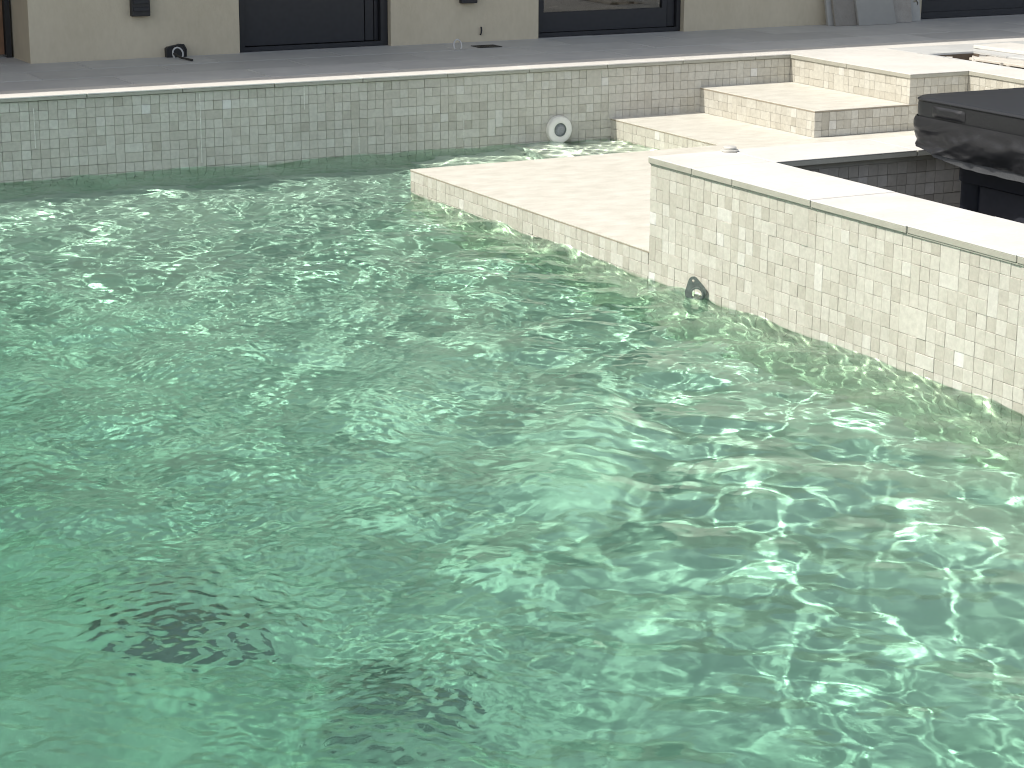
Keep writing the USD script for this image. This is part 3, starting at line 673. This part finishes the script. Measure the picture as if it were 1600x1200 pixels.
# stone slabs leaning on the house
def leaning(x0, x1, yb, hgt, thick, mat, lab, skew=0.0):
    t = thing('stone_slab', lab, 'stone slab', ((x0 + x1) / 2, yb, ZD + .002))
    w = (x1 - x0) / 2; lean = math.atan2(YH - yb - thick * 1.2, hgt)
    poly = sg.Polygon([(-w, 0), (w, 0), (w + skew, hgt), (-w + skew, hgt)])
    return t, poly, lean
def lean_mesh(poly, thick, lean):
    m = prism(poly, 0, thick); v = np.array(m.vertices); m.vertices = np.column_stack([v[:, 0], v[:, 2], v[:, 1]]); m.fix_normals()
    m.apply_transform(trimesh.transformations.rotation_matrix(-lean, (1, 0, 0))); return m
t, p, l = leaning(5.085, 5.44, 5.505, .62, .022, 'slab_grey', 'grey brown stone slab leaning on the wall, leftmost of the stack', -.03)
obj('slab', lean_mesh(p, .022, l), 'slab_grey', t); 
t, p, l = leaning(5.05, 5.40, 5.56, .60, .022, 'slab_pale', 'pale grey slab edge showing just behind the leftmost leaning slab', -.04)
obj('slab', lean_mesh(p, .022, l), 'slab_pale', t)
t, p, l = leaning(5.29, 5.66, 5.470, .60, .020, 'slab_pale', 'smooth pale grey stone slab leaning in the middle of the stack', -.02)
obj('slab', lean_mesh(p, .020, l), 'slab_pale', t)
t, p, l = leaning(5.64, 5.88, 5.545, .58, .022, 'slab_rough', 'rough scratched stone slab leaning right of the smooth pale slab', -.03)
obj('slab', lean_mesh(p, .022, l), 'slab_rough', t)
t, p, l = leaning(5.76, 6.005, 5.595, .60, .015, 'slab_pale', 'pale stone slab with a dark hook shaped notch, rightmost of the stack', -.05)
obj('slab', lean_mesh(p.difference(sg.LineString([(.055, .158), (.075, .162), (.088, .150), (.090, .135)]).buffer(.007)), .015, l), 'slab_pale', t)

# trench in the paving: lining, rubble, stone pieces, stone plank beside it
tr = thing('trench', 'open trench cut into the sunlit paving with rubble inside', 'trench')
obj('trench_wall', cat_([bx(RX0 - .02, RX0 + .002, RY0, RY1, .37, ZD - .012), bx(RX1 - .002, RX1 + .02, RY0, RY1, .37, ZD - .012), bx(RX0 + .003, RX1 - .003, RY1 - .004, RY1 + .02, .37, ZD - .012)]), 'earth_dark', tr)
obj('trench_bed', bx(RX0 - .05, RX1 + .05, RY0 - .05, RY1 + .05, .36, .425), 'dirt', tr)
gx, gy = np.meshgrid(np.linspace(RX0 + .003, RX1 - .003, 40), np.linspace(RY0 + .003, RY1 - .003, 120), indexing='ij')
gz = .428 + .045 * meshkit.fbm(np.stack([gx * 9, gy * 9, 0 * gx], -1), 5, 8) * smooth01((3.55 - gy) / .35) + .02 * meshkit.fbm(np.stack([gx * 40, gy * 40, 0 * gx], -1), 2, 3) * smooth01((3.5 - gy) / .3)
idx = np.arange(gx.size).reshape(gx.shape); qd = np.stack([idx[:-1, :-1], idx[1:, :-1], idx[1:, 1:], idx[:-1, 1:]], -1).reshape(-1, 4)
obj('rubble', (np.stack([gx, gy, gz], -1).reshape(-1, 3), qd), 'dirt', tr, kind='stuff')
for i in range(16):
    cx, cy = rnd.uniform(RX0 + .05, RX1 - .05), rnd.uniform(2.75, 3.42)
    ang = np.sort(np.array([rnd.uniform(0, 2 * math.pi) for _ in range(6)])); rr = rnd.uniform(.02, .055)
    po = sg.Polygon([(rr * math.cos(a) * rnd.uniform(.7, 1.2), rr * math.sin(a) * rnd.uniform(.7, 1.2)) for a in ang]).convex_hull
    m = prism(po, 0, rnd.uniform(.012, .022)); m.apply_transform(trimesh.transformations.euler_matrix(rnd.gauss(0, .25), rnd.gauss(0, .25), 0))
    t = thing('stone_chip', 'broken pale stone chip lying in the open paving trench', 'stone chip', (cx, cy, .465 + rnd.uniform(0, .012)), group='stone chips in the trench')
    obj('chip', m, 'scrap_stone', t)
pk = thing('stone_plank', 'long pale stone plank lying on the paving beside the trench', 'stone slab', (5.0, 3.72, ZD + .0025), rz=math.radians(3))
obj('plank', cbx(0, .36, -1.7, 0, 0, .024, .003), 'coping_stone', pk)
pk = thing('stone_plank', 'narrow pale stone strip lying inside the trench', 'stone slab', (4.60, 3.28, .480), rz=math.radians(2))
obj('plank', cbx(0, .20, -1.0, 0, 0, .018, .003), 'scrap_stone', pk)

# drain and silt on the pool floor
for px_, py_, r_, lab in ((-3.0, -1.86, .95, 'dark round drain cover on the pool floor seen through the ripples, farther left'), (-2.56, -2.74, .62, 'dim round drain cover on the pool floor nearer the camera')):
    md = thing('main_drain', lab, 'drain', (px_, py_, -float(depth_at(np.array(px_), np.array(py_))) + .012))
    obj('cover', lathe([(0, 0), (.19 * r_, 0), (.2 * r_, .01), (.18 * r_, .03), (.10, .04), (0, .042)], 40), 'drain_dark' if r_ > .8 else 'fitting_grey', md, smooth=30)
    for k in range(6):
        a = k * math.pi / 3
        obj('slot', trimesh.creation.box((.05, .014, .006), trimesh.transformations.translation_matrix((.07 * math.cos(a), .07 * math.sin(a), .043)) @ trimesh.transformations.rotation_matrix(a, (0, 0, 1))), 'black_plastic', md)
